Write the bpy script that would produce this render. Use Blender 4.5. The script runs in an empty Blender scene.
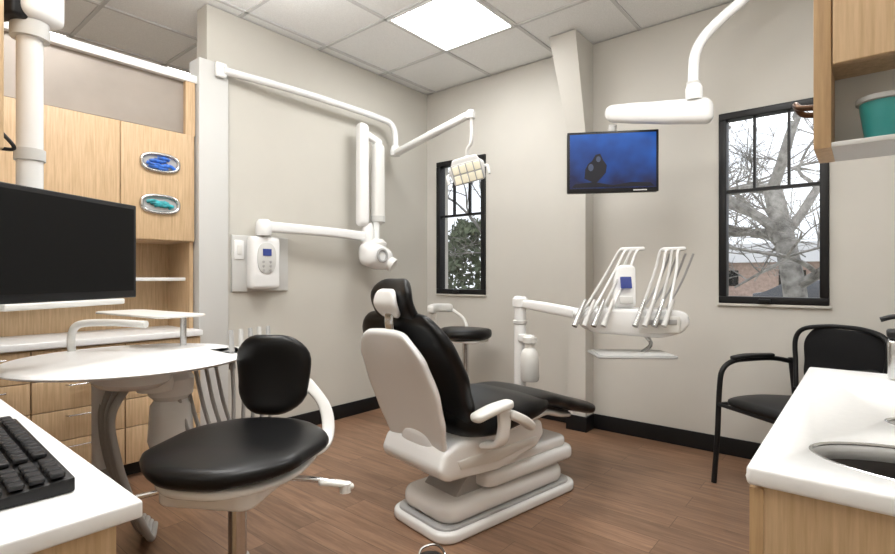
import bpy, bmesh, math, random
from mathutils import Vector, Matrix, Euler
random.seed(7)
D=bpy.data; S=bpy.context.scene
def link(o): S.collection.objects.link(o); return o
# ------------------------------------------------------------ materials
def mat(name,col,rough=.5,metal=0,coat=0,emit=None,es=0,noise=0,nscale=30,bump=0,bscale=200,trans=0,spec=.5):
    m=D.materials.new(name); m.use_nodes=True; nt=m.node_tree; b=nt.nodes['Principled BSDF']
    b.inputs['Base Color'].default_value=(*col,1); b.inputs['Roughness'].default_value=rough
    b.inputs['Metallic'].default_value=metal; b.inputs['Coat Weight'].default_value=coat
    b.inputs['Transmission Weight'].default_value=trans; b.inputs['Specular IOR Level'].default_value=spec
    if emit: b.inputs['Emission Color'].default_value=(*emit,1); b.inputs['Emission Strength'].default_value=es
    tc=nt.nodes.new('ShaderNodeTexCoord')
    if noise:
        n=nt.nodes.new('ShaderNodeTexNoise'); n.inputs['Scale'].default_value=nscale; n.inputs['Detail'].default_value=4
        nt.links.new(tc.outputs['Object'],n.inputs['Vector'])
        r=nt.nodes.new('ShaderNodeValToRGB'); r.color_ramp.elements[0].position=.3; r.color_ramp.elements[1].position=.7
        r.color_ramp.elements[0].color=(*[c*(1-noise) for c in col],1); r.color_ramp.elements[1].color=(*[min(1,c*(1+noise)) for c in col],1)
        nt.links.new(n.outputs['Fac'],r.inputs['Fac']); nt.links.new(r.outputs['Color'],b.inputs['Base Color'])
    if bump:
        n=nt.nodes.new('ShaderNodeTexNoise'); n.inputs['Scale'].default_value=bscale
        nt.links.new(tc.outputs['Object'],n.inputs['Vector'])
        bp=nt.nodes.new('ShaderNodeBump'); bp.inputs['Strength'].default_value=bump; bp.inputs['Distance'].default_value=.002
        nt.links.new(n.outputs['Fac'],bp.inputs['Height']); nt.links.new(bp.outputs['Normal'],b.inputs['Normal'])
    return m
def wood(name,c1,c2,scale=(60,60,3)):
    m=D.materials.new(name); m.use_nodes=True; nt=m.node_tree; b=nt.nodes['Principled BSDF']
    b.inputs['Roughness'].default_value=.45
    tc=nt.nodes.new('ShaderNodeTexCoord'); mp=nt.nodes.new('ShaderNodeMapping'); mp.inputs['Scale'].default_value=scale
    nt.links.new(tc.outputs['Object'],mp.inputs['Vector'])
    n=nt.nodes.new('ShaderNodeTexNoise'); n.inputs['Scale'].default_value=2.0; n.inputs['Detail'].default_value=6; n.inputs['Roughness'].default_value=.6
    nt.links.new(mp.outputs['Vector'],n.inputs['Vector'])
    r=nt.nodes.new('ShaderNodeValToRGB'); r.color_ramp.elements[0].position=.33; r.color_ramp.elements[1].position=.67
    r.color_ramp.elements[0].color=(*c1,1); r.color_ramp.elements[1].color=(*c2,1)
    nt.links.new(n.outputs['Fac'],r.inputs['Fac']); nt.links.new(r.outputs['Color'],b.inputs['Base Color'])
    return m
def floor_mat():
    m=D.materials.new('wood_plank_floor'); m.use_nodes=True; nt=m.node_tree; b=nt.nodes['Principled BSDF']; N=nt.nodes.new; K=nt.links.new
    b.inputs['Roughness'].default_value=.33
    tc=N('ShaderNodeTexCoord')
    br=N('ShaderNodeTexBrick'); br.offset=.37; br.inputs['Scale'].default_value=1
    br.inputs['Brick Width'].default_value=1.22; br.inputs['Row Height'].default_value=.13; br.inputs['Mortar Size'].default_value=.0012
    br.inputs['Color1'].default_value=(0,0,0,1); br.inputs['Color2'].default_value=(1,1,1,1); br.inputs['Mortar'].default_value=(0,0,0,1); br.inputs['Bias'].default_value=0
    K(tc.outputs['Object'],br.inputs['Vector'])
    mp=N('ShaderNodeMapping'); mp.inputs['Scale'].default_value=(2.2,26,1); K(tc.outputs['Object'],mp.inputs['Vector'])
    ad=N('ShaderNodeVectorMath'); ad.operation='MULTIPLY_ADD'; ad.inputs[1].default_value=(7,3,5)
    K(br.outputs['Color'],ad.inputs[0]); K(mp.outputs['Vector'],ad.inputs[2])
    n=N('ShaderNodeTexNoise'); n.inputs['Scale'].default_value=1.6; n.inputs['Detail'].default_value=7; n.inputs['Roughness'].default_value=.62; n.inputs['Distortion'].default_value=.6
    K(ad.outputs[0],n.inputs['Vector'])
    r=N('ShaderNodeValToRGB'); e=r.color_ramp.elements; e[0].position=.28; e[1].position=.72
    e[0].color=(.150,.080,.046,1); e[1].color=(.325,.192,.120,1)
    K(n.outputs['Fac'],r.inputs['Fac'])
    mr=N('ShaderNodeMapRange'); mr.inputs['To Min'].default_value=.82; mr.inputs['To Max'].default_value=1.12; K(br.outputs['Color'],mr.inputs['Value'])
    mx=N('ShaderNodeVectorMath'); mx.operation='SCALE'; K(r.outputs['Color'],mx.inputs[0]); K(mr.outputs['Result'],mx.inputs['Scale'])
    mm=N('ShaderNodeMix'); mm.data_type='RGBA'; mm.inputs['B'].default_value=(.08,.045,.027,1); K(br.outputs['Fac'],mm.inputs['Factor']); K(mx.outputs[0],mm.inputs['A'])
    K(mm.outputs['Result'],b.inputs['Base Color'])
    return m
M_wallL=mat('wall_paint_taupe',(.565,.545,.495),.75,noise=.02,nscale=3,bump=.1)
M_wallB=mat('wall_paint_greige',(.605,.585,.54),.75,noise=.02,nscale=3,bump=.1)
M_ceil=mat('ceiling_tile',(.84,.845,.84),.9,noise=.07,nscale=180,bump=.4,bscale=150)
M_grid=mat('ceiling_grid_paint',(.60,.60,.60),.5)
M_floor=floor_mat()
M_base=mat('black_vinyl_baseboard',(.008,.008,.009),.45,spec=.3)
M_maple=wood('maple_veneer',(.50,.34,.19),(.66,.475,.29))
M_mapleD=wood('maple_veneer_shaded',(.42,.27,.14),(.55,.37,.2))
M_frost=mat('frosted_panel',(.31,.27,.235),.35,noise=.06,nscale=5,metal=.2)
M_white=mat('white_enamel',(.83,.835,.835),.25,coat=.3)
M_whiteW=mat('warm_white_plastic',(.74,.735,.71),.35)
M_grey=mat('grey_plastic',(.40,.40,.40),.4)
M_lgrey=mat('light_grey_laminate',(.59,.59,.575),.5)
M_count=mat('white_solid_surface',(.82,.825,.83),.3,noise=.02,nscale=60)
M_vinyl=mat('black_vinyl',(.004,.004,.0045),.34,spec=.28,bump=.15,bscale=300)
M_blk=mat('black_plastic',(.008,.008,.009),.42,spec=.35)
M_frame=mat('black_window_frame',(.006,.006,.007),.4,spec=.35)
M_steel=mat('stainless_steel',(.62,.62,.62),.22,metal=1)
M_dsteel=mat('brushed_steel_sink',(.15,.14,.135),.35,metal=1)
M_bronze=mat('bronze_pull',(.09,.05,.03),.35,metal=.8)
M_scr=mat('screen_off',(.002,.002,.002),.55,spec=.2)
M_hose=mat('grey_hose',(.38,.38,.375),.5)
M_teal=mat('teal_plastic',(.04,.30,.30),.3)
M_blue=mat('blue_gloves',(.03,.14,.55),.5,noise=.6,nscale=40)
M_tealg=mat('teal_gloves',(.03,.33,.38),.5,noise=.6,nscale=40)
M_light=mat('light_diffuser',(1,1,1),.5,emit=(1,.995,.975),es=20)
M_led=mat('led_lens',(.86,.82,.66),.25,emit=(1,.95,.78),es=.12)
M_disp=mat('blue_display',(.02,.03,.12),.2,emit=(.06,.09,.35),es=.4)
M_bark=mat('bark',(.20,.19,.18),.9,noise=.5,nscale=8)
M_snowbark=mat('bark_pale',(.24,.23,.215),.9,noise=.6,nscale=9)
M_leaf=mat('evergreen_leaf',(.09,.115,.065),.8,noise=.5,nscale=3)
M_grass=mat('winter_grass',(.44,.43,.36),.9,noise=.3,nscale=2)
M_brick=mat('brick_facade',(.42,.30,.25),.8,noise=.2,nscale=5)
M_roof=mat('pale_roof',(.5,.5,.5),.8)
M_car=mat('car_paint_dark',(.08,.09,.11),.3)
M_carw=mat('car_paint_silver',(.5,.5,.52),.3)
M_glass=mat('window_glass',(1,1,1),0,trans=1)
# ------------------------------------------------------------ geometry helpers
def E(name,loc=(0,0,0),rz=0):
    o=D.objects.new(name,None); o.location=loc; o.rotation_euler=(0,0,math.radians(rz)); o.empty_display_size=.1; return link(o)
def addmesh(name,me,m,par,smooth=True,ang=40):
    if m is not None and len(me.materials)==0: me.materials.append(m)
    if smooth:
        for p in me.polygons: p.use_smooth=True
        try: me.set_sharp_from_angle(angle=math.radians(ang))
        except Exception: pass
    o=D.objects.new(name,me)
    if par: o.parent=par
    return link(o)
def frombm(name,bm,m,par,smooth=True,ang=40):
    bmesh.ops.recalc_face_normals(bm,faces=bm.faces)
    me=D.meshes.new(name); bm.to_mesh(me); bm.free(); return addmesh(name,me,m,par,smooth,ang)
def box(name,lo,hi,m,par=None,bev=0,seg=3,rot=None):
    bm=bmesh.new(); bmesh.ops.create_cube(bm,size=1)
    c=[(a+b)/2 for a,b in zip(lo,hi)]; s=[abs(b-a) for a,b in zip(lo,hi)]
    bmesh.ops.scale(bm,vec=s,verts=bm.verts)
    if bev: bmesh.ops.bevel(bm,geom=bm.edges[:],offset=min(bev,min(s)*.49),segments=seg,affect='EDGES',profile=.5)
    if rot: bmesh.ops.transform(bm,matrix=Euler([math.radians(r) for r in rot]).to_matrix().to_4x4(),verts=bm.verts)
    bmesh.ops.translate(bm,vec=c,verts=bm.verts)
    return frombm(name,bm,m,par,ang=50)
def catmull(P,n):
    P=[Vector(p) for p in P]
    if len(P)==2: return [P[0].lerp(P[1],i/n) for i in range(n+1)]
    Q=[2*P[0]-P[1]]+P+[2*P[-1]-P[-2]]; out=[]
    for i in range(1,len(Q)-2):
        for k in range(n):
            t=k/n; a,b,c,d=Q[i-1:i+3]
            out.append(.5*((2*b)+(c-a)*t+(2*a-5*b+4*c-d)*t*t+(3*b-a-3*c+d)*t**3))
    out.append(P[-1]); return out
def tube(name,P,r,m,par=None,n=12,seg=6,smoothpath=True,r2=None,bm=None):
    pts=catmull(P,seg) if smoothpath else [Vector(p) for p in P]
    own=bm is None
    if own: bm=bmesh.new()
    rings=[]; up=None; L=len(pts)
    for i,p in enumerate(pts):
        t=(pts[min(i+1,L-1)]-pts[max(i-1,0)]).normalized()
        if up is None:
            up=Vector((0,0,1)) if abs(t.z)<.9 else Vector((1,0,0))
        up=(up-t*up.dot(t)).normalized(); sd=t.cross(up)
        rr=r if r2 is None else r+(r2-r)*i/(L-1)
        rings.append([bm.verts.new(p+(up*math.cos(a)+sd*math.sin(a))*rr) for a in [2*math.pi*k/n for k in range(n)]])
    for A,B in zip(rings,rings[1:]):
        for k in range(n): bm.faces.new((A[k],A[(k+1)%n],B[(k+1)%n],B[k]))
    bm.faces.new(rings[0]); bm.faces.new(rings[-1])
    if own: return frombm(name,bm,m,par)
def cyl(name,a,b,r,m,par=None,n=28,r2=None): return tube(name,[a,b],r,m,par,n=n,seg=1,r2=r2)
def lathe(name,prof,loc,m,par=None,n=36,sx=1,sy=1,rot=None):
    bm=bmesh.new(); rings=[]
    for r,z in prof:
        rings.append([bm.verts.new((r*sx*math.cos(2*math.pi*k/n),r*sy*math.sin(2*math.pi*k/n),z)) for k in range(n)] if r>1e-6 else [bm.verts.new((0,0,z))])
    for A,B in zip(rings,rings[1:]):
        for k in range(n):
            k2=(k+1)%n
            if len(A)==1 and len(B)==1: continue
            if len(A)==1: bm.faces.new((A[0],B[k],B[k2]))
            elif len(B)==1: bm.faces.new((A[k],A[k2],B[0]))
            else: bm.faces.new((A[k],A[k2],B[k2],B[k]))
    if rot: bmesh.ops.transform(bm,matrix=Euler([math.radians(r) for r in rot]).to_matrix().to_4x4(),verts=bm.verts)
    bmesh.ops.translate(bm,vec=loc,verts=bm.verts)
    return frombm(name,bm,m,par)
def lerpl(L,f):
    if not isinstance(L,(list,tuple)): return L
    x=f*(len(L)-1); i=min(int(x),len(L)-2); k=x-i; k=k*k*(3-2*k); return L[i]*(1-k)+L[i+1]*k
def loft(name,path,hw,th,m,par=None,side=(1,0,0),rc=.06,N=26,n=32,e=3.2,bow=0):
    """cushion / shell: superellipse section swept along a path, with rounded ends"""
    pts=catmull(path,14); cum=[0]
    for a,b in zip(pts,pts[1:]): cum.append(cum[-1]+(b-a).length)
    L=cum[-1]; rc=min(rc,L*.49)
    ds=[rc*(1-math.cos(i/7*math.pi/2)) for i in range(8)]
    ds=ds+[rc+(L-2*rc)*i/N for i in range(1,N)]+[L-d for d in reversed(ds)]
    def at(d):
        for i in range(len(cum)-1):
            if cum[i+1]>=d-1e-9:
                k=(d-cum[i])/max(1e-9,cum[i+1]-cum[i]); return pts[i].lerp(pts[i+1],k),(pts[i+1]-pts[i]).normalized()
        return pts[-1],(pts[-1]-pts[-2]).normalized()
    sd=Vector(side).normalized(); bm=bmesh.new(); rings=[]
    for d in ds:
        p,t=at(max(0,min(L,d))); nn=sd.cross(t).normalized()
        w=lerpl(hw,d/L); h=lerpl(th,d/L)/2; q=min(d,L-d)
        if q<rc: w=max(.004,w-rc*(1-math.sqrt(max(0,1-(1-q/rc)**2))))
        if q<h: h=max(.0015,h*math.sqrt(max(0,1-(1-q/h)**2)))
        R_=[]
        for k in range(n):
            a=2*math.pi*k/n; ca,sa=math.cos(a),math.sin(a)
            xx=math.copysign(abs(ca)**(2/e),ca)*w; yy=math.copysign(abs(sa)**(2/e),sa)*h
            R_.append(bm.verts.new(p+sd*xx+nn*(yy+bow*(xx/max(.01,lerpl(hw,d/L)))**2)))
        rings.append(R_)
    for A,B in zip(rings,rings[1:]):
        for k in range(n): bm.faces.new((A[k],A[(k+1)%n],B[(k+1)%n],B[k]))
    bm.faces.new(rings[0]); bm.faces.new(rings[-1])
    return frombm(name,bm,m,par,ang=60)
def prism(name,pts,lo,hi,axis,m,par=None,bev=0,seg=2):
    bm=bmesh.new()
    def v(p,d): return {'x':(d,p[0],p[1]),'y':(p[0],d,p[1]),'z':(p[0],p[1],d)}[axis]
    A=[bm.verts.new(v(p,lo)) for p in pts]; B=[bm.verts.new(v(p,hi)) for p in pts]
    bm.faces.new(A); bm.faces.new(B)
    for i in range(len(pts)): j=(i+1)%len(pts); bm.faces.new((A[i],A[j],B[j],B[i]))
    if bev: bmesh.ops.bevel(bm,geom=bm.edges[:],offset=bev,segments=seg,affect='EDGES',profile=.5,clamp_overlap=True)
    return frombm(name,bm,m,par,ang=45)
def rrect(x0,x1,y0,y1,r,n=6):
    out=[]
    for cx,cy,a0 in ((x1-r,y1-r,0),(x0+r,y1-r,90),(x0+r,y0+r,180),(x1-r,y0+r,270)):
        for i in range(n+1):
            a=math.radians(a0+90*i/n); out.append((cx+r*math.cos(a),cy+r*math.sin(a)))
    return out
def slab(name,x0,x1,y0,y1,z0,z1,r,m,par,b=.02,taper=0):
    """rounded-plan, soft-edged housing built from stacked offset outlines"""
    bm=bmesh.new(); rings=[]; n=6
    prof=[]
    for i in range(5):
        a=math.pi/2*i/4; prof.append((b*(1-math.sin(a)),z0+b*(1-math.cos(a))))
    for i in range(5):
        a=math.pi/2*i/4; prof.append((taper+b*(1-math.cos(a)),z1-b+b*math.sin(a)))
    for off,z in prof:
        rings.append([bm.verts.new((p[0],p[1],z)) for p in rrect(x0+off,x1-off,y0+off,y1-off,max(.004,r-off),n)])
    K=len(rings[0])
    for A,B in zip(rings,rings[1:]):
        for k in range(K): bm.faces.new((A[k],A[(k+1)%K],B[(k+1)%K],B[k]))
    bm.faces.new(rings[0]); bm.faces.new(rings[-1])
    return frombm(name,bm,m,par,ang=50)
def ell(cx,cy,rx,ry,n=40,e=2):
    o=[]
    for k in range(n):
        a=2*math.pi*k/n; c,s=math.cos(a),math.sin(a)
        o.append((cx+rx*math.copysign(abs(c)**(2/e),c),cy+ry*math.copysign(abs(s)**(2/e),s)))
    return o
H=2.74
# ------------------------------------------------------------ ROOM SHELL
XW,XE,YS=-2.6,3.55,-3.9
XI=XE-.003; YI=YS+.003
box('floor',(XW-.1,YS-.1,-.1),(XE+.1,.15,0),M_floor)
W1=(.125,.655,.93,2.10); W2=(2.40,2.94,.92,2.07)
def wall_with_windows():
    bm=bmesh.new()
    def bx(x0,x1,z0,z1):
        r=bmesh.ops.create_cube(bm,size=1)['verts']
        bmesh.ops.scale(bm,vec=(x1-x0,.15,z1-z0),verts=r); bmesh.ops.translate(bm,vec=((x0+x1)/2,.075,(z0+z1)/2),verts=r)
    bx(XW-.1,W1[0],0,H); bx(W1[1],W2[0],0,H); bx(W2[1],XE+.1,0,H)
    for w in (W1,W2): bx(w[0],w[1],0,w[2]); bx(w[0],w[1],w[3],H)
    return frombm('wall_back',bm,M_wallB,None,False)
wall_with_windows()
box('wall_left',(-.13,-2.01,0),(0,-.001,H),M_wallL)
box('wall_east',(XE,YS-.1,0),(XE+.1,0,H),M_wallB)
box('wall_west',(XW-.1,YS-.1,0),(XW,0,H),M_wallB)
box('wall_south',(XW,YS-.1,0),(XE,YS,H),M_wallB)
box('baseboard_back',(.012,-.012,0),(XE,0,.105),M_base,bev=.003)
box('baseboard_left',(0,-1.885,0),(.012,-.012,.105),M_base,bev=.003)
box('baseboard_east',(XE-.012,-1.45,0),(XE,-.012,.105),M_base,bev=.003)
def ceiling():
    bm=bmesh.new()
    def bx(lo,hi,mi):
        r=bmesh.ops.create_cube(bm,size=1); v=r['verts']
        bmesh.ops.scale(bm,vec=[b-a for a,b in zip(lo,hi)],verts=v); bmesh.ops.translate(bm,vec=[(a+b)/2 for a,b in zip(lo,hi)],verts=v)
        for f in {f for q in v for f in q.link_faces}: f.material_index=mi
    bx((XW-.1,YS-.1,H+.008),(XE+.1,.15,H+.1),0)
    x=.70-.61*6
    while x<XE:
        if x>XW: bx((x-.011,YS,H-.002),(x+.011,0,H+.01),1)
        x+=.61
    y=-.58
    while y>YS:
        bx((XW,y-.011,H-.002),(XE,y+.011,H+.01),1); y-=.61
    me=D.meshes.new('ceiling'); bm.to_mesh(me); bm.free(); me.materials.append(M_ceil); me.materials.append(M_grid)
    link(D.objects.new('ceiling',me))
ceiling()
def panel(x,y):
    g=E('ceiling_light_panel',(x,y,H))
    box('diffuser',(.025,.025,-.001),(.585,.585,.005),M_light,g)
    for n,lo,hi in (('frame_1',(.008,.008,-.006),(.602,.026,.006)),('frame_2',(.008,.584,-.006),(.602,.602,.006)),('frame_3',(.008,.026,-.006),(.026,.584,.006)),('frame_4',(.584,.026,-.006),(.602,.584,.006))):
        box(n,lo,hi,M_white,g)
for p in ((.70,-1.19),(.70,-3.02),(1.92,-3.02),(2.53,-1.80),(-1.74,-3.02),(-1.74,-1.80)): panel(*p)  # first panel is in view; others unseen, last added to brighten ceiling behind cabinet
def column():
    bm=bmesh.new(); secs=[(0,1.46,-.13),(1.95,1.46,-.13),(2.1,1.458,-.135),(H,1.395,-.29)]
    R_=[[bm.verts.new((a,y,z)) for a,y in ((x0,0),(x0,yf),(1.59,yf),(1.59,0))] for z,x0,yf in secs]
    for A,B in zip(R_,R_[1:]):
        for k in range(4): bm.faces.new((A[k],A[(k+1)%4],B[(k+1)%4],B[k]))
    bm.faces.new(R_[0]); bm.faces.new(R_[-1]); frombm('wall_column',bm,M_wallB,None,False)
column()
box('baseboard_column',(1.448,-.142,0),(1.602,-.012,.105),M_base,bev=.002)
def window(i,w,hbars,vb):
    g=E('window_%d'%i,((w[0]+w[1])/2,0,(w[2]+w[3])/2)); a=(w[1]-w[0])/2; h=(w[3]-w[2])/2; f=.042
    for n,lo,hi in (('frame_bottom',(-a,-.02,-h),(a,.06,-h+f)),('frame_top',(-a,-.02,h-f),(a,.06,h)),('frame_left',(-a,-.02,-h+f),(-a+f,.06,h-f)),('frame_right',(a-f,-.02,-h+f),(a,.06,h-f))):
        box(n,lo,hi,M_frame,g,bev=.004)
    for k,z in enumerate(hbars): box('rail_%d'%k,(-a+f,0,z-.009),(a-f,.04,z+.009),M_frame,g)
    for k,(x,z0,z1) in enumerate(vb): box('muntin_%d'%k,(x-.007,.005,z0),(x+.007,.035,z1),M_frame,g)
    box('glass',(-a+f,.02,-h+f),(a-f,.024,h-f),M_glass,g)
    box('crank_handle',(-.06,-.045,-h+.01),(.0,-.02,-h+.03),M_frame,g,bev=.004)
    box('sill',(-a-.01,-.018,-h-.016),(a+.01,-.001,-h),M_wallB,g,bev=.003)
    return g
hh=(W2[3]-W2[2])/2
window(1,W1,[.10],[(-.085,.10,hh-.04),(.085,.10,hh-.04)])
window(2,W2,[.10],[(-.085,.10,hh-.04),(.085,.10,hh-.04)])
# ------------------------------------------------------------ LEFT: cabinet wall
def cab_left():
    g=E('storage_cabinet',(0,0,0)); X0=-.46
    box('end_column',(-.10,-2.07,0),(.03,-1.89,2.39),M_lgrey,g,bev=.003)
    box('top_rail',(-.12,-3.6,2.235),(.005,-2.07,2.28),M_white,g,bev=.003)
    box('frosted_panel',(-.06,-3.6,1.93),(-.03,-2.13,2.235),M_frost,g)
    box('stile_right',(-.12,-2.135,1.92),(0.0,-2.08,2.235),M_maple,g)
    box('upper_carcass',(X0,-3.6,1.285),(-.022,-2.078,1.925),M_maple,g)
    ys=[-2.082,-2.475,-2.868,-3.26,-3.6]
    for k in range(4): box('door_%d'%(k+1),(-.02,ys[k+1]+.002,1.29),(0,ys[k]-.002,1.92),M_maple,g,bev=.002)
    box('back_panel',(X0,-3.6,.75),(X0+.12,-2.078,1.285),M_maple,g)
    box('side_panel',(X0,-2.10,.77),(-.03,-2.078,1.285),M_maple,g)
    box('shelf',(X0+.12,-3.6,1.055),(-.08,-2.10,1.075),M_white,g,bev=.003)
    box('countertop',(X0,-3.17,.735),(.10,-2.078,.77),M_count,g,bev=.006)
    box('lower_carcass',(X0,-3.17,.08),(.055,-2.078,.735),M_maple,g)
    box('toe_kick',(X0,-3.17,0),(.0,-2.078,.08),M_blk,g)
    zs=[.085,.28,.43,.58,.73]
    for i in range(4):
        for j,(a,b) in enumerate(((-2.082,-2.475),(-2.477,-2.868),(-2.87,-3.165))):
            box('drawer_%d_%d'%(i,j),(.057,b+.002,zs[i]+.002),(.077,a-.002,zs[i+1]-.002),M_maple,g,bev=.002)
            yc=(a+b)/2; tube('pull_%d_%d'%(i,j),[(.077,yc-.06,zs[i+1]-.03),(.1,yc-.055,zs[i+1]-.03),(.1,yc+.055,zs[i+1]-.03),(.077,yc+.06,zs[i+1]-.03)],.004,M_steel,g,n=8,smoothpath=False)
    for k,(z,mm) in enumerate(((1.725,M_blue),(1.49,M_tealg))):
        ring=[(0.004,-2.275+.098*math.copysign(abs(math.cos(t))**.75,math.cos(t)),z+.048*math.copysign(abs(math.sin(t))**.75,math.sin(t))) for t in [2*math.pi*i/40 for i in range(41)]]
        tube('glove_port_rim_%d'%k,ring,.011,M_steel,g,n=10,smoothpath=False)
        prism('glove_port_back_%d'%k,[(y,zz) for _,y,zz in ring[:-1]],-.001,.002,'x',M_grey,g)
        bm=bmesh.new()
        for q in range(9):
            y0=-2.275+random.uniform(-.075,.02); zz=z+random.uniform(-.026,.026)
            tube('',[(.004,y0,zz),(.012,y0+.03,zz+random.uniform(-.015,.015)),(.004,y0+.06,zz+random.uniform(-.01,.01))],.010,None,bm=bm,n=8)
        frombm('gloves_%d'%k,bm,mm,g)
cab_left()
# ------------------------------------------------------------ LEFT: desk + keyboard + cabinet above
def desk():
    g=E('desk_counter')
    box('worktop',(.11,YI,.735),(2.300,-3.18,.76),M_count,g,bev=.004)
    box('end_panel',(2.265,YI,0.0),(2.287,-3.21,.735),M_maple,g)
    box('modesty_panel',(.11,-3.24,.62),(2.265,-3.22,.735),M_maple,g)
    box('drawer_unit',(1.75,YI,.05),(2.263,-3.245,.72),M_maple,g)
desk()
def keyboard():
    g=E('computer_keyboard',(1.955,-3.30,.761),-2)
    prism('body',[(-.08,0),(.075,0),(.075,.022),(-.08,.010)],-.235,.235,'x',M_blk,g,bev=.003)
    bm=bmesh.new()
    for r in range(6):
        for c in range(19):
            if c in(14,): continue
            x=-.222+c*.0243; y=-.062+r*.0235; z=.0125+.012*(y+.08)/.155
            q=bmesh.ops.create_cube(bm,size=1)['verts']; bmesh.ops.scale(bm,vec=(.019,.018,.008),verts=q); bmesh.ops.translate(bm,vec=(x+.005,y,z+.004),verts=q)
    bmesh.ops.bevel(bm,geom=bm.edges[:],offset=.0018,segments=1,affect='EDGES')
    frombm('keys',bm,mat('key_caps',(.014,.014,.016),.5,spec=.35),g)
keyboard()
def overcab():
    g=E('wall_cabinet')
    box('carcass',(.05,YI,1.42),(1.37,-3.2,2.3),M_maple,g)
    box('door_a',(.73,-3.198,1.41),(1.38,-3.18,2.3),M_maple,g,bev=.002)
    box('door_b',(.05,-3.198,1.41),(.727,-3.18,2.3),M_maple,g,bev=.002)
    tube('pull',[(1.32,-3.18,1.42),(1.33,-3.155,1.42),(1.34,-3.155,1.43),(1.34,-3.18,1.46)],.005,M_blk,g,n=8)
overcab()
def monitor_left():
    g=E('computer_monitor',(1.195,-3.0,0),-59.5)
    w=.275
    box('housing',(-w,-.045,1.005),(w,-.004,1.335),M_blk,g,bev=.01)
    box('bezel',(-w,-.01,1.005),(w,.004,1.335),M_blk,g,bev=.004)
    box('screen',(-w+.014,.0,1.03),(w-.014,.0052,1.32),M_scr,g)
    box('silver_base_strip',(-w+.07,-.04,.985),(w-.07,.02,1.004),M_whiteW,g,bev=.005)
    box('vesa_block',(-.06,-.10,1.10),(.06,-.045,1.24),M_grey,g,bev=.008)
    cyl('pole',(0,-.135,1.10),(0,-.135,1.86),.034,M_white,g)
    cyl('collar',(0,-.135,1.44),(0,-.135,1.475),.040,M_lgrey,g)
    cyl('collar_top',(0,-.135,1.82),(0,-.135,1.87),.050,M_lgrey,g)
    box('arm_housing',(-.075,-.20,1.87),(.06,-.07,2.05),M_white,g,bev=.03,seg=5)
    box('arm_bracket',(.03,-.24,1.86),(.085,-.10,1.98),M_blk,g,bev=.01)
    cyl('ceiling_post',(0,-.135,2.05),(0,-.135,H),.05,M_white,g)
monitor_left()
# ------------------------------------------------------------ assistant table
def asst_table():
    g=E('round_assistant_table',(1.106,-2.79,0))
    lathe('top',[(0,.779),(.345,.779),(.365,.783),(.372,.7905),(.365,.798),(.35,.80),(0,.80)],(0,0,0),M_count,g,n=64)
    lathe('hub',[(0,.70),(.10,.70),(.12,.72),(.12,.765),(.10,.779),(0,.779)],(-.02,0,0),M_white,g,sx=1.5)
    tube('gooseneck_support',[(-.31,-.10,.80),(-.31,-.10,.86),(-.29,-.08,.90),(-.22,-.0,.905),(-.10,.08,.90)],.014,M_whiteW,g)
    loft('instrument_tray',[(-.58,.14,.925),(-.06,.20,.925)],.10,.012,M_whiteW,g,side=(0,1,0),rc=.04,e=6)
    cyl('tray_stem',(-.16,.24,.80),(-.16,.24,.92),.012,M_steel,g)
    tube('support_arm',[(-.02,0,.72),(-.3,.12,.70),(-.6,.2,.66),(-1.0,.22,.62)],.03,M_white,g)
    cyl('post',(-.18,-.04,.35),(-.18,-.04,.74),.032,M_white,g)
    lathe('post_foot',[(0,.28),(.045,.285),(.05,.33),(.036,.38),(0,.38)],(-.18,-.04,0),M_grey,g)
    lathe('solids_canister',[(0,.44),(.07,.445),(.078,.47),(.07,.60),(.055,.62),(.075,.64),(.08,.70),(.05,.74),(0,.74)],(-.03,.14,0),M_white,g)
    lathe('canister_clip',[(0,0),(.055,0),(.06,.02),(.055,.05),(0,.05)],(.06,.05,.68),M_whiteW,g)
    for i in range(4):
        x=-.16+.04*i
        tube('hose_%d'%i,[(x,-.03+.02*i,.73),(x+.0,-.05,.60),(x+.015,-.04,.45),(x+.01,.0,.30),(x-.03,.06,.16),(x-.12,.12,.06),(x-.30,.2,.03)],.011+.002*(i%2),M_hose,g,n=10)
    for i in range(5):
        y=.26+.045*i; x=.20-.012*i
        cyl('handpiece_%d'%i,(x,y,.74),(x-.03,y+.01,.88),.012,(M_lgrey if i%2 else M_grey),g,r2=.008)
        tube('handpiece_hose_%d'%i,[(x,y,.75),(x+.01,y,.62),(x-.01,y,.48),(x-.05,y-.03,.40),(x-.12,y-.07,.43),(x-.17,y-.1,.56),(x-.18,y-.13,.72)],.0075,M_hose,g,n=8)
    box('holder_bar',(.04,.24,.775),(.22,.47,.80),M_whiteW,g,bev=.008)
    tube('holder_arm',[(.05,.1,.76),(.12,.22,.775),(.14,.30,.785)],.02,M_white,g)
asst_table()
# ------------------------------------------------------------ stools
def star_base(g,top,r=.27):
    cyl('gas_column',(0,0,.10),(0,0,top),.024,M_steel,g)
    lathe('column_sleeve',[(.0,.10),(.04,.10),(.034,.30),(.03,.32),(0,.32)],(0,0,0),M_white,g)
    for i in range(5):
        a=math.radians(72*i+20); c,s=math.cos(a),math.sin(a)
        loft('leg_%d'%i,[(.02*c,.02*s,.115),(r*.6*c,r*.6*s,.10),(r*c,r*s,.075)],[.03,.022,.018],[.04,.03,.022],M_white,g,side=(-s,c,0),rc=.012,N=6,n=16)
        cyl('castor_stem_%d'%i,(r*.94*c,r*.94*s,.04),(r*.94*c,r*.94*s,.085),.008,M_blk,g,n=10)
        for k in (-1,1):
            w=Vector((-s,c,0))*.013*k; p=Vector((r*.94*c,r*.94*s,.026))
            cyl('castor_%d_%d'%(i,k),p+w-Vector((-s,c,0))*.008,p+w+Vector((-s,c,0))*.008,.026,M_blk,g,n=20)
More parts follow.
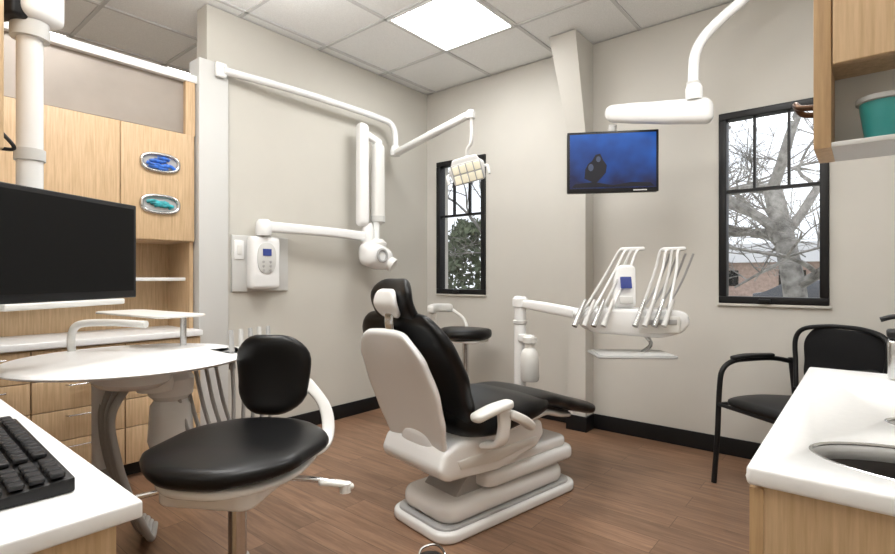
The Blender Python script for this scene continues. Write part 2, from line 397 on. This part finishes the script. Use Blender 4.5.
def stool_front():
    g=E('dental_stool',(1.775,-2.760,0),31)
    star_base(g,.56)
    loft('seat_cushion',[(0,-.225,.603),(0,-.10,.612),(0,.08,.610),(0,.235,.610)],[.18,.214,.224,.195],[.05,.062,.062,.06],M_vinyl,g,rc=.16,e=3,n=40)
    loft('seat_pan',[(0,-.205,.568),(0,-.05,.563),(0,.215,.568)],[.15,.19,.18],.03,M_white,g,rc=.13)
    slab('mechanism',-.14,.12,-.15,.12,.508,.556,.04,M_white,g,.014)
    tube('lever_rod',[(.08,.02,.53),(.18,.05,.52),(.25,.07,.505)],.008,M_steel,g)
    loft('lever_paddle',[(.21,.05,.512),(.26,.08,.50),(.295,.10,.485)],[.014,.018,.013],.014,M_whiteW,g,side=(-.45,.89,0),rc=.01)
    cyl('lever_knob',(.275,.085,.475),(.275,.085,.50),.016,M_white,g)
    cyl('front_lever',(-.14,-.10,.53),(-.21,-.14,.52),.007,M_steel,g)
    loft('backrest_stem',[(.08,.10,.54),(.14,.22,.54),(.145,.285,.58),(.115,.318,.66),(.04,.318,.74)],[.024,.024,.020,.020,.028],.020,M_white,g,side=(.85,.5,0),rc=.01)
    loft('backrest',[(-.055,.262,.630),(-.055,.285,.70),(-.055,.290,.80),(-.055,.275,.888)],[.105,.122,.130,.118],[.05,.06,.06,.05],M_vinyl,g,rc=.085,e=2.8,bow=-.02)
stool_front()
def stool_rear():
    g=E('assistant_stool',(.76,-.42,0),95)
    star_base(g,.59,.25)
    loft('seat_cushion',[(0,-.20,.655),(0,0,.655),(0,.20,.655)],[.17,.21,.17],.08,M_vinyl,g,rc=.16,e=3)
    loft('seat_pan',[(0,-.16,.605),(0,.16,.605)],.15,.025,M_whiteW,g,rc=.1)
    tube('torso_bar',[(.05,.15,.59),(0,.25,.60),(-.02,.27,.70),(-.02,.27,.80)],.018,M_whiteW,g)
    loft('torso_rest',[(-.15,.22,.83),(0,.27,.835),(.15,.22,.83)],.035,.055,M_whiteW,g,side=(0,0,1),rc=.03)
    tube('rest_stay',[(.14,.22,.82),(.17,.12,.74),(.13,.05,.62)],.014,M_whiteW,g)
stool_rear()
# ------------------------------------------------------------ PATIENT CHAIR
def patient_chair():
    g=E('dental_patient_chair',(1.70,-1.40,0),-9.8)
    slab('base_plate',-.20,.20,-.50,.41,0.0,.045,.08,M_white,g,.014)
    slab('base_groove',-.18,.18,-.48,.38,.041,.056,.07,M_grey,g,.004)
    slab('base_cover',-.172,.172,-.46,.34,.053,.14,.08,M_white,g,.035)
    prism('lift_linkage',[(-.38,.12),(-.05,.12),(.22,.25),(-.2,.30)],-.11,.11,'x',M_grey,g,bev=.01)
    slab('lift_cover',-.185,.185,-.24,.40,.155,.225,.06,M_white,g,.025)
    slab('step_cover',-.165,.165,-.14,.36,.220,.275,.05,M_white,g,.02)
    prism('seat_frame',[(-.53,.315),(-.51,.275),(-.47,.258),(-.2,.25),(.06,.285),(.12,.34),(.10,.41),(-.42,.41),(-.50,.38)],-.208,.208,'x',M_white,g,bev=.03,seg=5)
    prism('seat_frame_recess',[(-.44,.340),(-.42,.298),(-.2,.285),(.03,.312),(.06,.342)],-.212,.212,'x',M_whiteW,g,bev=.006)
    loft('seat_shell',[(0,-.40,.40),(0,-.1,.415),(0,.14,.425),(0,.34,.375),(0,.48,.345)],[.20,.215,.21,.17,.13],[.05,.05,.045,.035,.03],M_white,g,rc=.08)
    loft('seat_cushion',[(0,-.42,.480),(0,-.25,.460),(0,-.02,.475),(0,.16,.488)],[.24,.262,.262,.24],[.13,.14,.12,.07],M_vinyl,g,rc=.09)
    loft('leg_cushion',[(0,.02,.50),(0,.17,.49),(0,.32,.448),(0,.47,.400),(0,.61,.362)],[.235,.225,.21,.20,.19],[.06,.07,.07,.07,.07],M_vinyl,g,rc=.07)
    # backrest
    loft('back_shell',[(0,-.405,.30),(0,-.455,.40),(0,-.50,.53),(0,-.55,.67),(0,-.60,.79),(0,-.63,.865)],[.14,.195,.225,.24,.225,.17],[.04,.05,.05,.05,.05,.035],M_white,g,rc=.06,e=3.4,bow=.03)
    loft('back_cushion',[(0,-.33,.46),(0,-.375,.56),(0,-.44,.70),(0,-.525,.83),(0,-.580,.935)],[.235,.26,.285,.30,.26],[.08,.10,.10,.09,.055],M_vinyl,g,rc=.09,e=3,bow=.03)
    loft('lumbar_hinge_cover',[(0,-.43,.27),(0,-.47,.36),(0,-.475,.44)],[.10,.12,.09],.05,M_white,g,rc=.05)
    # headrest
    loft('headrest_bar',[(0,-.61,.80),(0,-.625,.90),(0,-.615,.98)],.03,.014,M_steel,g,rc=.01)
    loft('headrest_back_plate',[(0,-.60,.915),(0,-.635,.97),(0,-.63,1.03)],[.06,.078,.06],.03,M_white,g,rc=.03,bow=.01)
    loft('headrest_cushion',[(0,-.515,.870),(0,-.570,.93),(0,-.60,1.00),(0,-.575,1.07)],[.10,.135,.135,.10],[.05,.055,.055,.05],M_vinyl,g,rc=.06,bow=.02)
    for s,n in ((1,'right'),(-1,'left')):
        loft('armrest_pad_'+n,[(s*.30,-.44,.525),(s*.31,-.34,.550),(s*.31,-.23,.560)],[.032,.036,.03],.034,M_whiteW,g,rc=.03)
        loft('armrest_support_'+n,[(s*.22,-.30,.38),(s*.29,-.28,.40),(s*.305,-.27,.46),(s*.305,-.27,.54)],[.035,.035,.032,.035],.03,M_white,g,side=(0,1,0),rc=.01)
    loft('side_handle',[(.31,-.25,.52),(.32,-.17,.48),(.31,-.10,.435)],[.024,.026,.024],.04,M_whiteW,g,rc=.016)
    f=E('foot_control',(1.83,-2.03,0),20)
    lathe('disc',[(0,0),(.06,0),(.062,.012),(.05,.022),(0,.026)],(0,0,0),M_blk,f)
    tube('guard',[(.05,.0,.012),(.045,.03,.035),(0,.055,.045),(-.045,.03,.035),(-.05,0,.012)],.005,M_steel,f,n=8)
patient_chair()
# ------------------------------------------------------------ delivery unit
def delivery():
    g=E('dental_delivery_unit',(0,0,0))
    lathe('floor_foot',[(0,0),(.09,0),(.09,.02),(.05,.035),(0,.035)],(1.517,-.875,0),M_white,g)
    cyl('pole',(1.517,-.875,.02),(1.517,-.875,.935),.036,M_white,g)
    lathe('pole_cap',[(.036,.90),(.045,.905),(.045,.95),(.03,.965),(0,.965)],(1.517,-.875,0),M_white,g)
    lathe('pole_collar',[(.036,.80),(.042,.805),(.042,.82),(.036,.825)],(1.517,-.875,0),M_lgrey,g)
    loft('swing_arm',[(1.517,-.875,.925),(1.75,-.90,.90),(1.95,-.915,.875)],[.026,.03,.03],.05,M_white,g,side=(0,0,1),rc=.02)
    lathe('water_bottle',[(0,0),(.045,0),(.052,.01),(.052,.13),(.045,.17),(.028,.19),(.028,.215),(.04,.22),(.04,.25),(0,.255)],(1.60,-.905,.48),M_whiteW,g)
    box('bottle_bracket',(1.53,-.92,.70),(1.62,-.88,.745),M_white,g,bev=.008)
    h=E('head',(2.17,-.86,0),38); h.parent=g
    prism('head_body',[(-.22,.80),(.12,.775),(.22,.80),(.26,.85),(.245,.90),(.20,.915),(-.20,.925),(-.29,.90),(-.28,.86)],-.10,.10,'y',M_white,h,bev=.022,seg=4)
    box('head_front_panel',(.0,-.115,.80),(.20,-.098,.885),M_whiteW,h,bev=.008)
    box('head_key_strip',(.02,-.119,.845),(.18,-.112,.87),M_grey,h,bev=.003)
    loft('control_console',[(-.055,-.05,.92),(-.045,-.02,1.03),(-.03,.0,1.14)],[.058,.058,.048],.035,M_white,h,rc=.03)
    box('console_display',(-.075,-.064,1.02),(-.02,-.052,1.08),M_disp,h,bev=.004,rot=(-14,0,0))
    box('console_keys',(-.085,-.084,.945),(-.02,-.071,.98),M_lgrey,h,bev=.003,rot=(-14,0,0))
    k=0
    for base,top in ((-.29,-.03),(.0,.18)):
        for j in range(4):
            x0=base+.046*j; x1=top+.030*j
            P=[(x0,-.11,.885),(x0*.68+x1*.32,-.05,.99),(x0*.33+x1*.67,.0,1.12),(x1-.03,.02,1.21),(x1,.03,1.225)]
            loft('whip_%d'%k,P,[.013,.011,.010],.013,M_white if j%2 else M_lgrey,h,side=(.3,1,0),rc=.004,n=12,N=16)
            cyl('handpiece_%d'%k,(x0-.035,-.15,.84),(x0+.03,-.10,.965),.014,M_lgrey if j%2 else M_steel,h,r2=.008,n=14); k+=1
        loft('whip_bridge_%d'%k,[(top-.02,.035,1.22),(top+.105,.035,1.225)],.02,.022,M_white,h,side=(0,1,0),rc=.01)
    for i in range(4):
        x=.06+.04*i
        tube('hose_%d'%i,[(x+.15,.04,1.20),(x+.11,.09,1.05),(x+.02,.10,.88),(x-.02,.06,.79)],.006,M_hose,h,n=8)
    tube('tray_arm',[(.05,0,.80),(.09,-.02,.74),(.03,-.06,.70)],.010,M_steel,h)
    loft('tray',[(-.22,-.08,.695),(.16,-.08,.695)],.12,.014,M_grey,h,side=(0,1,0),rc=.03,e=7)
    loft('tray_mat',[(-.205,-.08,.7035),(.145,-.08,.7035)],.105,.003,M_lgrey,h,side=(0,1,0),rc=.02,e=7)
delivery()
# ------------------------------------------------------------ operatory light
def op_light():
    g=E('dental_operatory_light')
    box('column_mount',(.031,-1.98,2.30),(.06,-1.91,2.39),M_white,g,bev=.01)
    tube('long_arm',[(.05,-1.93,2.345),(.10,-1.5,2.345),(.11,-1.0,2.345),(.11,-.68,2.34),(.12,-.585,2.325),(.13,-.545,2.27),(.13,-.535,2.20),(.13,-.535,2.11)],.024,M_white,g,n=16)
    lathe('elbow_joint',[(0,2.06),(.04,2.065),(.045,2.10),(.035,2.14),(.028,2.15)],(.13,-.535,0),M_white,g)
    loft('spring_arm',[(.13,-.535,2.085),(.5,-.61,2.125),(1.02,-.72,2.175)],[.034,.030,.022],.05,M_white,g,side=(.2,.98,0),rc=.02)
    lathe('arm_knuckle',[(0,-.03),(.03,-.025),(.032,.02),(.02,.03),(0,.03)],(1.04,-.725,2.17),M_white,g)
    tube('head_stem',[(1.045,-.725,2.16),(1.06,-.74,2.05),(1.06,-.75,1.97),(1.03,-.75,1.93),(1.02,-.74,1.86)],.012,M_whiteW,g)
    h=E('lamp_head',(1.015,-.73,1.80)); h.parent=g; h.rotation_euler=(math.radians(14),math.radians(-14),math.radians(30))
    prism('yoke',[(-.10,.05),(.10,.05),(.08,.09),(-.08,.09)],-.03,.04,'y',M_white,h,bev=.01)
    prism('lamp_body',[(-.105,-.085),(.105,-.085),(.125,.03),(.08,.07),(-.08,.07),(-.125,.03)],-.03,.04,'y',M_white,h,bev=.014,seg=3)
    for r in range(2):
        for c in range(4):
            x=-.0735+c*.049; z0,z1=((-.078,-.020),(-.012,.045))[r]
            box('led_cell_%d_%d'%(r,c),(x-.021,-.040,z0),(x+.021,-.028,z1),M_led,h,bev=.006)
    box('lens_surround',(-.102,-.034,-.082),(.102,-.026,.05),M_grey,h,bev=.003)
    tube('handle_left',[(-.12,0,.0),(-.14,-.03,-.01),(-.14,-.05,-.06)],.01,M_white,h)
    tube('handle_right',[(.12,0,.0),(.14,-.03,-.01),(.14,-.05,-.06)],.01,M_white,h)
op_light()
# ------------------------------------------------------------ x-ray
def xray():
    g=E('dental_xray_machine')
    box('wall_plate',(.0,-1.86,.985),(.02,-1.46,1.345),M_lgrey,g,bev=.004)
    box('control_box',(.02,-1.775,1.0),(.10,-1.565,1.34),M_white,g,bev=.025,seg=4)
    prism('control_face',ell(-1.67,1.20,.065,.10,e=2.6),.099,.106,'x',M_lgrey,g,bev=.002)
    box('control_display',(.104,-1.70,1.215),(.109,-1.64,1.26),M_disp,g)
    for i in range(3):
        for j in range(2): cyl('button_%d_%d'%(i,j),(.105,-1.695+.05*j,1.12+.028*i),(.11,-1.695+.05*j,1.12+.028*i),.008,M_grey,g,n=12)
    box('switch_plate',(.02,-1.85,1.19),(.027,-1.785,1.31),M_white,g,bev=.003)
    box('switch_rocker',(.027,-1.83,1.22),(.032,-1.80,1.28),M_whiteW,g,bev=.002)
    lathe('pivot',[(0,1.34),(.045,1.345),(.05,1.36),(.05,1.43),(.035,1.45),(0,1.45)],(.08,-1.68,0),M_white,g)
    loft('horizontal_arm',[(.09,-1.70,1.405),(.12,-1.2,1.400),(.14,-.82,1.385)],[.036,.034,.036],.05,M_white,g,side=(0,0,1),rc=.02)
    lathe('elbow',[(0,1.33),(.045,1.335),(.05,1.38),(.05,1.44),(.035,1.49),(0,1.49)],(.14,-.84,0),M_white,g)
    loft('folding_arm_lower',[(.14,-.895,1.46),(.14,-.895,2.25)],[.048,.044],.08,M_white,g,side=(0,1,0),rc=.035)
    loft('folding_arm_upper',[(.16,-.755,1.48),(.16,-.755,2.12)],[.052,.048],.08,M_whiteW,g,side=(0,1,0),rc=.04)
    loft('arm_link_top',[(.15,-.91,2.18),(.15,-.71,2.12)],.03,.05,M_white,g,side=(0,0,1),rc=.02)
    lathe('arm_collar',[(0,1.50),(.056,1.505),(.056,1.55),(0,1.555)],(.16,-.755,0),M_lgrey,g)
    cyl('head_stem',(.17,-.78,1.28),(.17,-.78,1.50),.024,M_white,g)
    lathe('yoke',[(0,0),(.075,.01),(.08,.05),(.05,.08),(0,.085)],(.17,-.78,1.29),M_whiteW,g)
    loft('tube_head',[(.17,-.94,1.255),(.19,-.80,1.235),(.21,-.66,1.205)],[.085,.10,.075],.17,M_white,g,side=(0,0,1),rc=.05,e=2.6)
    cyl('position_cone',(.23,-.73,1.20),(.28,-.70,1.165),.055,M_whiteW,g)
    lathe('dial_ring',[(.045,0),(.055,.004),(.055,.012),(.045,.016),(.035,.012),(.035,.004),(.045,0)],(.272,-.82,1.24),M_grey,g,rot=(0,90,0))
xray()
# ------------------------------------------------------------ ceiling mounted TV
def tv():
    g=E('ceiling_mounted_monitor',(2.014,-.725,1.712))
    g.rotation_euler=(0,0,math.radians(39.5-9))
    w,h=.242,.168
    box('housing',(-w,-.006,-h),(w,.035,h),M_blk,g,bev=.008)
    box('bezel',(-w,-.012,-h),(w,-.002,h),M_blk,g,bev=.004)
    m=D.materials.new('screen_underwater'); m.use_nodes=True; nt=m.node_tree; b=nt.nodes['Principled BSDF']
    tc=nt.nodes.new('ShaderNodeTexCoord'); sp=nt.nodes.new('ShaderNodeSeparateXYZ'); nt.links.new(tc.outputs['Object'],sp.inputs[0])
    nz=nt.nodes.new('ShaderNodeTexNoise'); nz.inputs['Scale'].default_value=7; nt.links.new(tc.outputs['Object'],nz.inputs['Vector'])
    ma=nt.nodes.new('ShaderNodeMath'); ma.operation='MULTIPLY_ADD'; ma.inputs[1].default_value=2.2; nt.links.new(sp.outputs['Z'],ma.inputs[0]); nt.links.new(nz.outputs['Fac'],ma.inputs[2])
    r=nt.nodes.new('ShaderNodeValToRGB'); r.color_ramp.elements[0].position=.2; r.color_ramp.elements[1].position=.95
    r.color_ramp.elements[0].color=(.0,.010,.085,1); r.color_ramp.elements[1].color=(.0,.13,.62,1); nt.links.new(ma.outputs[0],r.inputs['Fac'])
    b.inputs['Base Color'].default_value=(0,0,0,1); b.inputs['Roughness'].default_value=.35
    nt.links.new(r.outputs['Color'],b.inputs['Emission Color']); b.inputs['Emission Strength'].default_value=.8
    box('screen',(-w+.014,-.0135,-h+.022),(w-.014,-.011,h-.014),m,g)
    dk=mat('screen_image_subject',(0,0,0),.4,emit=(.12,.16,.28),es=.5); dk2=mat('screen_image_shadow',(0,0,0),.4,emit=(0,.003,.02),es=.5)
    prism('image_manatee',[(-.15,-.09),(-.145,-.04),(-.13,-.01),(-.11,.005),(-.09,.04),(-.065,.045),(-.05,.01),(-.03,-.02),(-.035,-.06),(-.06,-.09),(-.09,-.12)],-.0145,-.0134,'y',dk2,g)
    prism('image_face',ell(-.115,-.03,.014,.02),-.0152,-.0146,'y',dk,g)
    prism('image_face_small',ell(-.075,.015,.012,.016),-.0152,-.0146,'y',dk,g)
    prism('image_reef',[(-.22,-.14),(-.2,-.12),(-.1,-.11),(0,-.13),(.1,-.115),(.2,-.12),(.22,-.14)],-.0145,-.0134,'y',dk2,g)
    box('brand_strip',(.11,-.0135,-h+.006),(.18,-.0115,-h+.012),M_lgrey,g)
    box('vesa_mount',(-.05,.035,-.05),(.05,.075,.08),M_lgrey,g,bev=.008)
    inv=g.matrix_basis.inverted()
    def L(p): return tuple(inv@Vector(p))
    tube('drop_stem',[L((1.985,-.66,1.72)),L((1.985,-.655,1.85)),L((2.0,-.68,1.93))],.022,M_white,g)
    sd=(inv.to_3x3()@Vector((0,0,1)))
    loft('arm_housing',[L((1.965,-.705,1.99)),L((2.05,-.69,1.98)),L((2.25,-.665,1.95)),L((2.50,-.625,1.92))],[.046,.056,.062,.066],[.06,.07,.085,.09],M_white,g,side=sd,rc=.045,e=3)
    lathe('post_joint',[(0,-.03),(.04,-.028),(.042,.03),(.034,.05),(0,.052)],L((2.415,-.655,2.01)),M_white,g)
    tube('ceiling_post',[L(p) for p in ((2.412,-.655,1.99),(2.412,-.655,2.12),(2.42,-.65,2.22),(2.46,-.64,2.30),(2.54,-.62,2.38),(2.63,-.60,2.45),(2.70,-.585,2.53),(2.72,-.58,2.62),(2.72,-.58,H))],.026,M_white,g,n=16)
    cyl('post_collar',L((2.412,-.655,2.04)),L((2.412,-.655,2.075)),.032,M_lgrey,g)
    lathe('ceiling_flange',[(0,-.03),(.06,-.028),(.07,-.002),(0,-.002)],L((2.72,-.58,H)),M_white,g)
tv()
# ------------------------------------------------------------ waiting chair
def side_chair():
    g=E('guest_chair',(2.846,-.467,0),-36.9)
    loft('seat',[(0,-.25,.435),(0,-.1,.445),(0,.22,.43)],[.22,.235,.215],[.05,.055,.045],M_blk,g,rc=.06)
    loft('backrest_mesh',[(0,.215,.50),(0,.245,.62),(0,.255,.74),(0,.27,.815)],[.20,.225,.235,.215],.018,mat('mesh_fabric',(.010,.010,.011),.8,bump=.6,bscale=400,spec=.2),g,rc=.07,bow=-.04)
    tube('back_frame',[(-.2,.2,.49),(-.225,.225,.62),(-.235,.235,.74),(-.20,.25,.80),(-.1,.275,.822),(0,.285,.826),(.1,.275,.822),(.20,.25,.80),(.235,.235,.74),(.225,.225,.62),(.2,.2,.49)],.012,M_blk,g,n=10)
    for s,n in ((-1,'left'),(1,'right')):
        x=s*.265
        tube('frame_'+n,[(x,-.26,.0),(x,-.238,.25),(x,-.225,.50),(x,-.205,.59),(x,-.14,.632),(x,-.03,.640),(x,.12,.638),(x*.95,.22,.62)],.0135,M_blk,g,n=10)
        tube('rear_leg_'+n,[(x*.95,.22,.64),(x*.93,.24,.45),(x*.95,.27,.2),(x*.98,.30,0)],.0125,M_blk,g,n=10)
        loft('arm_pad_'+n,[(x,-.15,.647),(x,-.05,.658),(x,.12,.655)],[.022,.026,.022],.022,M_blk,g,rc=.02)
        cyl('seat_rail_'+n,(x,-.235,.41),(x*.95,.235,.41),.010,M_blk,g,n=10)
    cyl('front_crossbar',(-.265,-.235,.41),(.265,-.235,.41),.010,M_blk,g,n=10)
    cyl('rear_crossbar',(-.25,.235,.41),(.25,.235,.41),.010,M_blk,g,n=10)
side_chair()
# ------------------------------------------------------------ right counter
def counter_right():
    g=E('sink_counter'); x0=2.958
    top=box('worktop',(x0,-2.605,.772),(XI,-1.53,.80),M_count,g,bev=.006)
    def cutter(cx,cy,rx,ry):
        c=prism('cut',ell(cx,cy,rx,ry,48),.70,.9,'z',M_count,None)
        md=top.modifiers.new('b','BOOLEAN'); md.object=c; md.operation='DIFFERENCE'; md.solver='EXACT'
        bpy.context.view_layer.update(); dg=bpy.context.evaluated_depsgraph_get(); me=D.meshes.new_from_object(top.evaluated_get(dg))
        top.modifiers.clear(); top.data=me; D.objects.remove(c)
    cutter(3.195,-2.445,.17,.10); cutter(3.22,-2.16,.095,.06)
    for n,(cx,cy,rx,ry,dp) in {'sink_basin':(3.195,-2.445,.175,.105,.13),'waste_chute':(3.22,-2.16,.098,.063,.10)}.items():
        lathe(n,[(1,0),(.97,-.2*dp),(.9,-.7*dp),(.75,-.93*dp),(.3,-dp),(0,-dp)],(cx,cy,.773),M_dsteel,g,n=48,sx=rx,sy=ry)
        rg=[(cx+rx*.975*math.cos(t),cy+ry*.965*math.sin(t),.798) for t in [2*math.pi*i/48 for i in range(49)]]
        tube(n+'_rim',rg,.003,M_steel,g,n=8,smoothpath=False)
    box('end_panel_near',(x0+.02,-2.585,.0),(XI,-2.565,.772),M_maple,g)
    box('end_panel_far',(x0+.02,-1.57,.0),(XI,-1.55,.772),M_maple,g)
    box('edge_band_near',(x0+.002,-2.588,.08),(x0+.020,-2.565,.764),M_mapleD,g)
    ys=[-2.565,-2.24,-1.91,-1.57]
    for j in range(3):
        for i,(z0,z1) in enumerate(((.08,.42),(.42,.60),(.60,.757))):
            box('drawer_%d_%d'%(i,j),(x0+.002,ys[j]+.002,z0+.002),(x0+.02,ys[j+1]-.002,z1-.002),M_maple,g,bev=.002)
            yc=(ys[j]+ys[j+1])/2
            tube('pull_%d_%d'%(i,j),[(x0+.004,yc-.05,z1-.025),(x0-.020,yc-.045,z1-.025),(x0-.020,yc+.045,z1-.025),(x0+.004,yc+.05,z1-.025)],.006,M_whiteW,g,n=8,smoothpath=False)
    box('toe_kick',(x0+.06,-2.565,0),(x0+.08,-1.57,.08),M_blk,g)
    h=E('soap_dispenser',(3.185,-1.62,.80))
    box('body',(-.045,-.035,0),(.045,.035,.11),M_steel,h,bev=.01)
    box('cap',(-.047,-.037,.11),(.047,.037,.135),M_blk,h,bev=.008)
    cyl('pump',(0,0,.13),(0,0,.165),.008,M_blk,h)
    tube('spout',[(0,0,.165),(-.03,-.0,.17),(-.06,0,.16)],.007,M_blk,h)
counter_right()
def upper_right():
    g=E('upper_storage_cabinet'); y0,y1=-2.50,-2.37
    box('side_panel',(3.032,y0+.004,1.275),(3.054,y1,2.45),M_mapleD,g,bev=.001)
    box('body',(3.054,y0+.018,1.410),(XI,y1,2.45),M_maple,g)
    box('front_door',(3.056,y0,1.400),(XI,y0+.017,2.45),M_maple,g,bev=.002)
    box('niche_back',(3.054,y1-.014,1.285),(XI,y1,1.41),M_whiteW,g)
    box('niche_shelf',(3.054,y0+.004,1.275),(XI,y1,1.283),M_lgrey,g,bev=.001)
    tube('pull',[(3.034,-2.45,1.352),(3.012,-2.447,1.356),(3.004,-2.435,1.366),(3.004,-2.415,1.366),(3.012,-2.403,1.356),(3.034,-2.40,1.352)],.005,M_bronze,g,n=10)
    c=E('cup',(3.116,-2.455,1.284))
    lathe('cup_body',[(0,0),(.020,0),(.023,.003),(.029,.045),(.030,.058),(.028,.058),(.022,.006),(0,.006)],(0,0,0),M_teal,c)
    lathe('rim',[(.030,.056),(.034,.057),(.034,.064),(.030,.065),(.027,.061),(.030,.056)],(0,0,0),M_grey,c)
upper_right()
# ------------------------------------------------------------ exterior
def tree(name,loc,h,r,seed,depth=6,m=M_snowbark,lean=0):
    rnd=random.Random(seed); bm=bmesh.new()
    def br(p,d,L,r,dep,trunk=False):
        n=4; P=[p]; q=p.copy(); dd=d.copy()
        for i in range(n):
            wob=.07 if trunk else .2
            dd=(dd+Vector([rnd.uniform(-wob,wob) for _ in range(3)])).normalized(); q=q+dd*L/n; P.append(q.copy())
        tube('',P,r,None,bm=bm,n=12 if trunk else (7 if dep>3 else 4),seg=2,r2=r*(.75 if trunk else .5))
        if dep<=0: return
        for k in range(7 if trunk else rnd.choice((3,3,4))):
            a=Vector([rnd.uniform(-1,1),rnd.uniform(-1,1),rnd.uniform(-.25,.7)]).normalized()
            nd=(dd*(.5 if trunk else .7)+a*.9).normalized(); s=P[rnd.choice((2,3,4,4) if trunk else (1,2,3,4))]
            br(s,nd,L*(.55 if trunk else rnd.uniform(.6,.8)),max(.005,r*rnd.uniform(.38,.6)),dep-1)
    br(Vector(loc),Vector((lean,0,1)).normalized(),h,r,depth,True)
    return frombm(name,bm,m,None)
tree('bare_tree',(2.52,4.4,-.4),2.7,.15,3,5,lean=-.07)
tree('bare_tree',(.3,7.5,-.4),2.9,.10,11,5,M_bark)
tree('bare_tree',(4.6,10.5,-.4),3.0,.12,21,5,M_bark)
tree('bare_tree',(-2.2,4.2,-.4),2.4,.09,5,5,M_bark)
def evergreen(name,loc,h,r,seed):
    rnd=random.Random(seed); bm=bmesh.new()
    tube('',[loc,(loc[0],loc[1],loc[2]+h)],.09,None,bm=bm,n=8,r2=.02,seg=2)
    for i in range(4200):
        f=rnd.random()**.8; a=rnd.uniform(0,6.283); rr=r*(1-f*.75)*math.sqrt(rnd.uniform(.3,1))
        p=Vector(loc)+Vector((rr*math.cos(a),rr*math.sin(a),.3+f*(h-.3)-rr*.25))
        q=[p+Vector([rnd.uniform(-.12,.12) for _ in range(3)]) for _ in range(3)]
        bm.faces.new([bm.verts.new(v) for v in q])
    return frombm(name,bm,M_leaf,None,False)
evergreen('evergreen_tree',(-4.1,6.4,-.4),2.9,2.0,2)
box('ground_exterior',(-30,.3,-.6),(40,60,-.4),M_grass)
bl=E('brick_building',(4.5,34,-.4))
box('walls',(-22,0,0),(18,6,2.4),M_brick,bl)
prism('roof',[(-.6,2.4),(6.6,2.4),(3,3.8)],-22.5,18.5,'x',M_roof,bl)
for k in range(10): box('window_pane_%d'%k,(-20+3.6*k,-.05,.9),(-18.6+3.6*k,.02,1.9),M_scr,bl)
def car(x,y,m,rz=0):
    g=E('parked_car',(x,y,-.4),rz)
    prism('body',[(-2.1,.3),(2.1,.3),(2.15,.7),(1.3,.85),(.7,1.35),(-.9,1.38),(-1.6,.9),(-2.1,.85)],-.85,.85,'y',m,g,bev=.06)
    for i,(a,b) in enumerate(((-1.3,-.87),(1.3,-.87),(-1.3,.7),(1.3,.7))): cyl('wheel_%d'%i,(a,b,.32),(a,b+.17,.32),.32,M_blk,g)
car(1.8,20,M_car); car(-4.8,21,M_carw); car(7.4,21,M_carw)
# ------------------------------------------------------------ lighting / world
w=D.worlds.new('overcast_sky'); S.world=w; w.use_nodes=True; nt=w.node_tree; bg=nt.nodes['Background']
bg.inputs['Color'].default_value=(.90,.94,1,1); bg.inputs['Strength'].default_value=1.5
def bounce(name,loc,size,e):  # added unseen fill lights, aimed up to brighten ceiling and room
    l=D.lights.new(name,'AREA'); l.size=size; l.energy=e; l.color=(1,.995,.98)
    o=link(D.objects.new(name,l)); o.location=loc; o.rotation_euler=(math.pi,0,0)
bounce('added_ceiling_fill',(2.5,-3.3,1.75),.7,28)
bounce('added_ceiling_fill',(.9,-2.2,2.42),.5,11)
# ------------------------------------------------------------ camera
cam=D.cameras.new('camera'); co=link(D.objects.new('camera',cam)); co.location=(3.095,-3.463,1.078)
co.rotation_euler=(math.radians(90),0,math.radians(39.5)); cam.sensor_width=36; cam.lens=20.43; cam.clip_start=.02; S.camera=co
S.view_settings.view_transform='Standard'
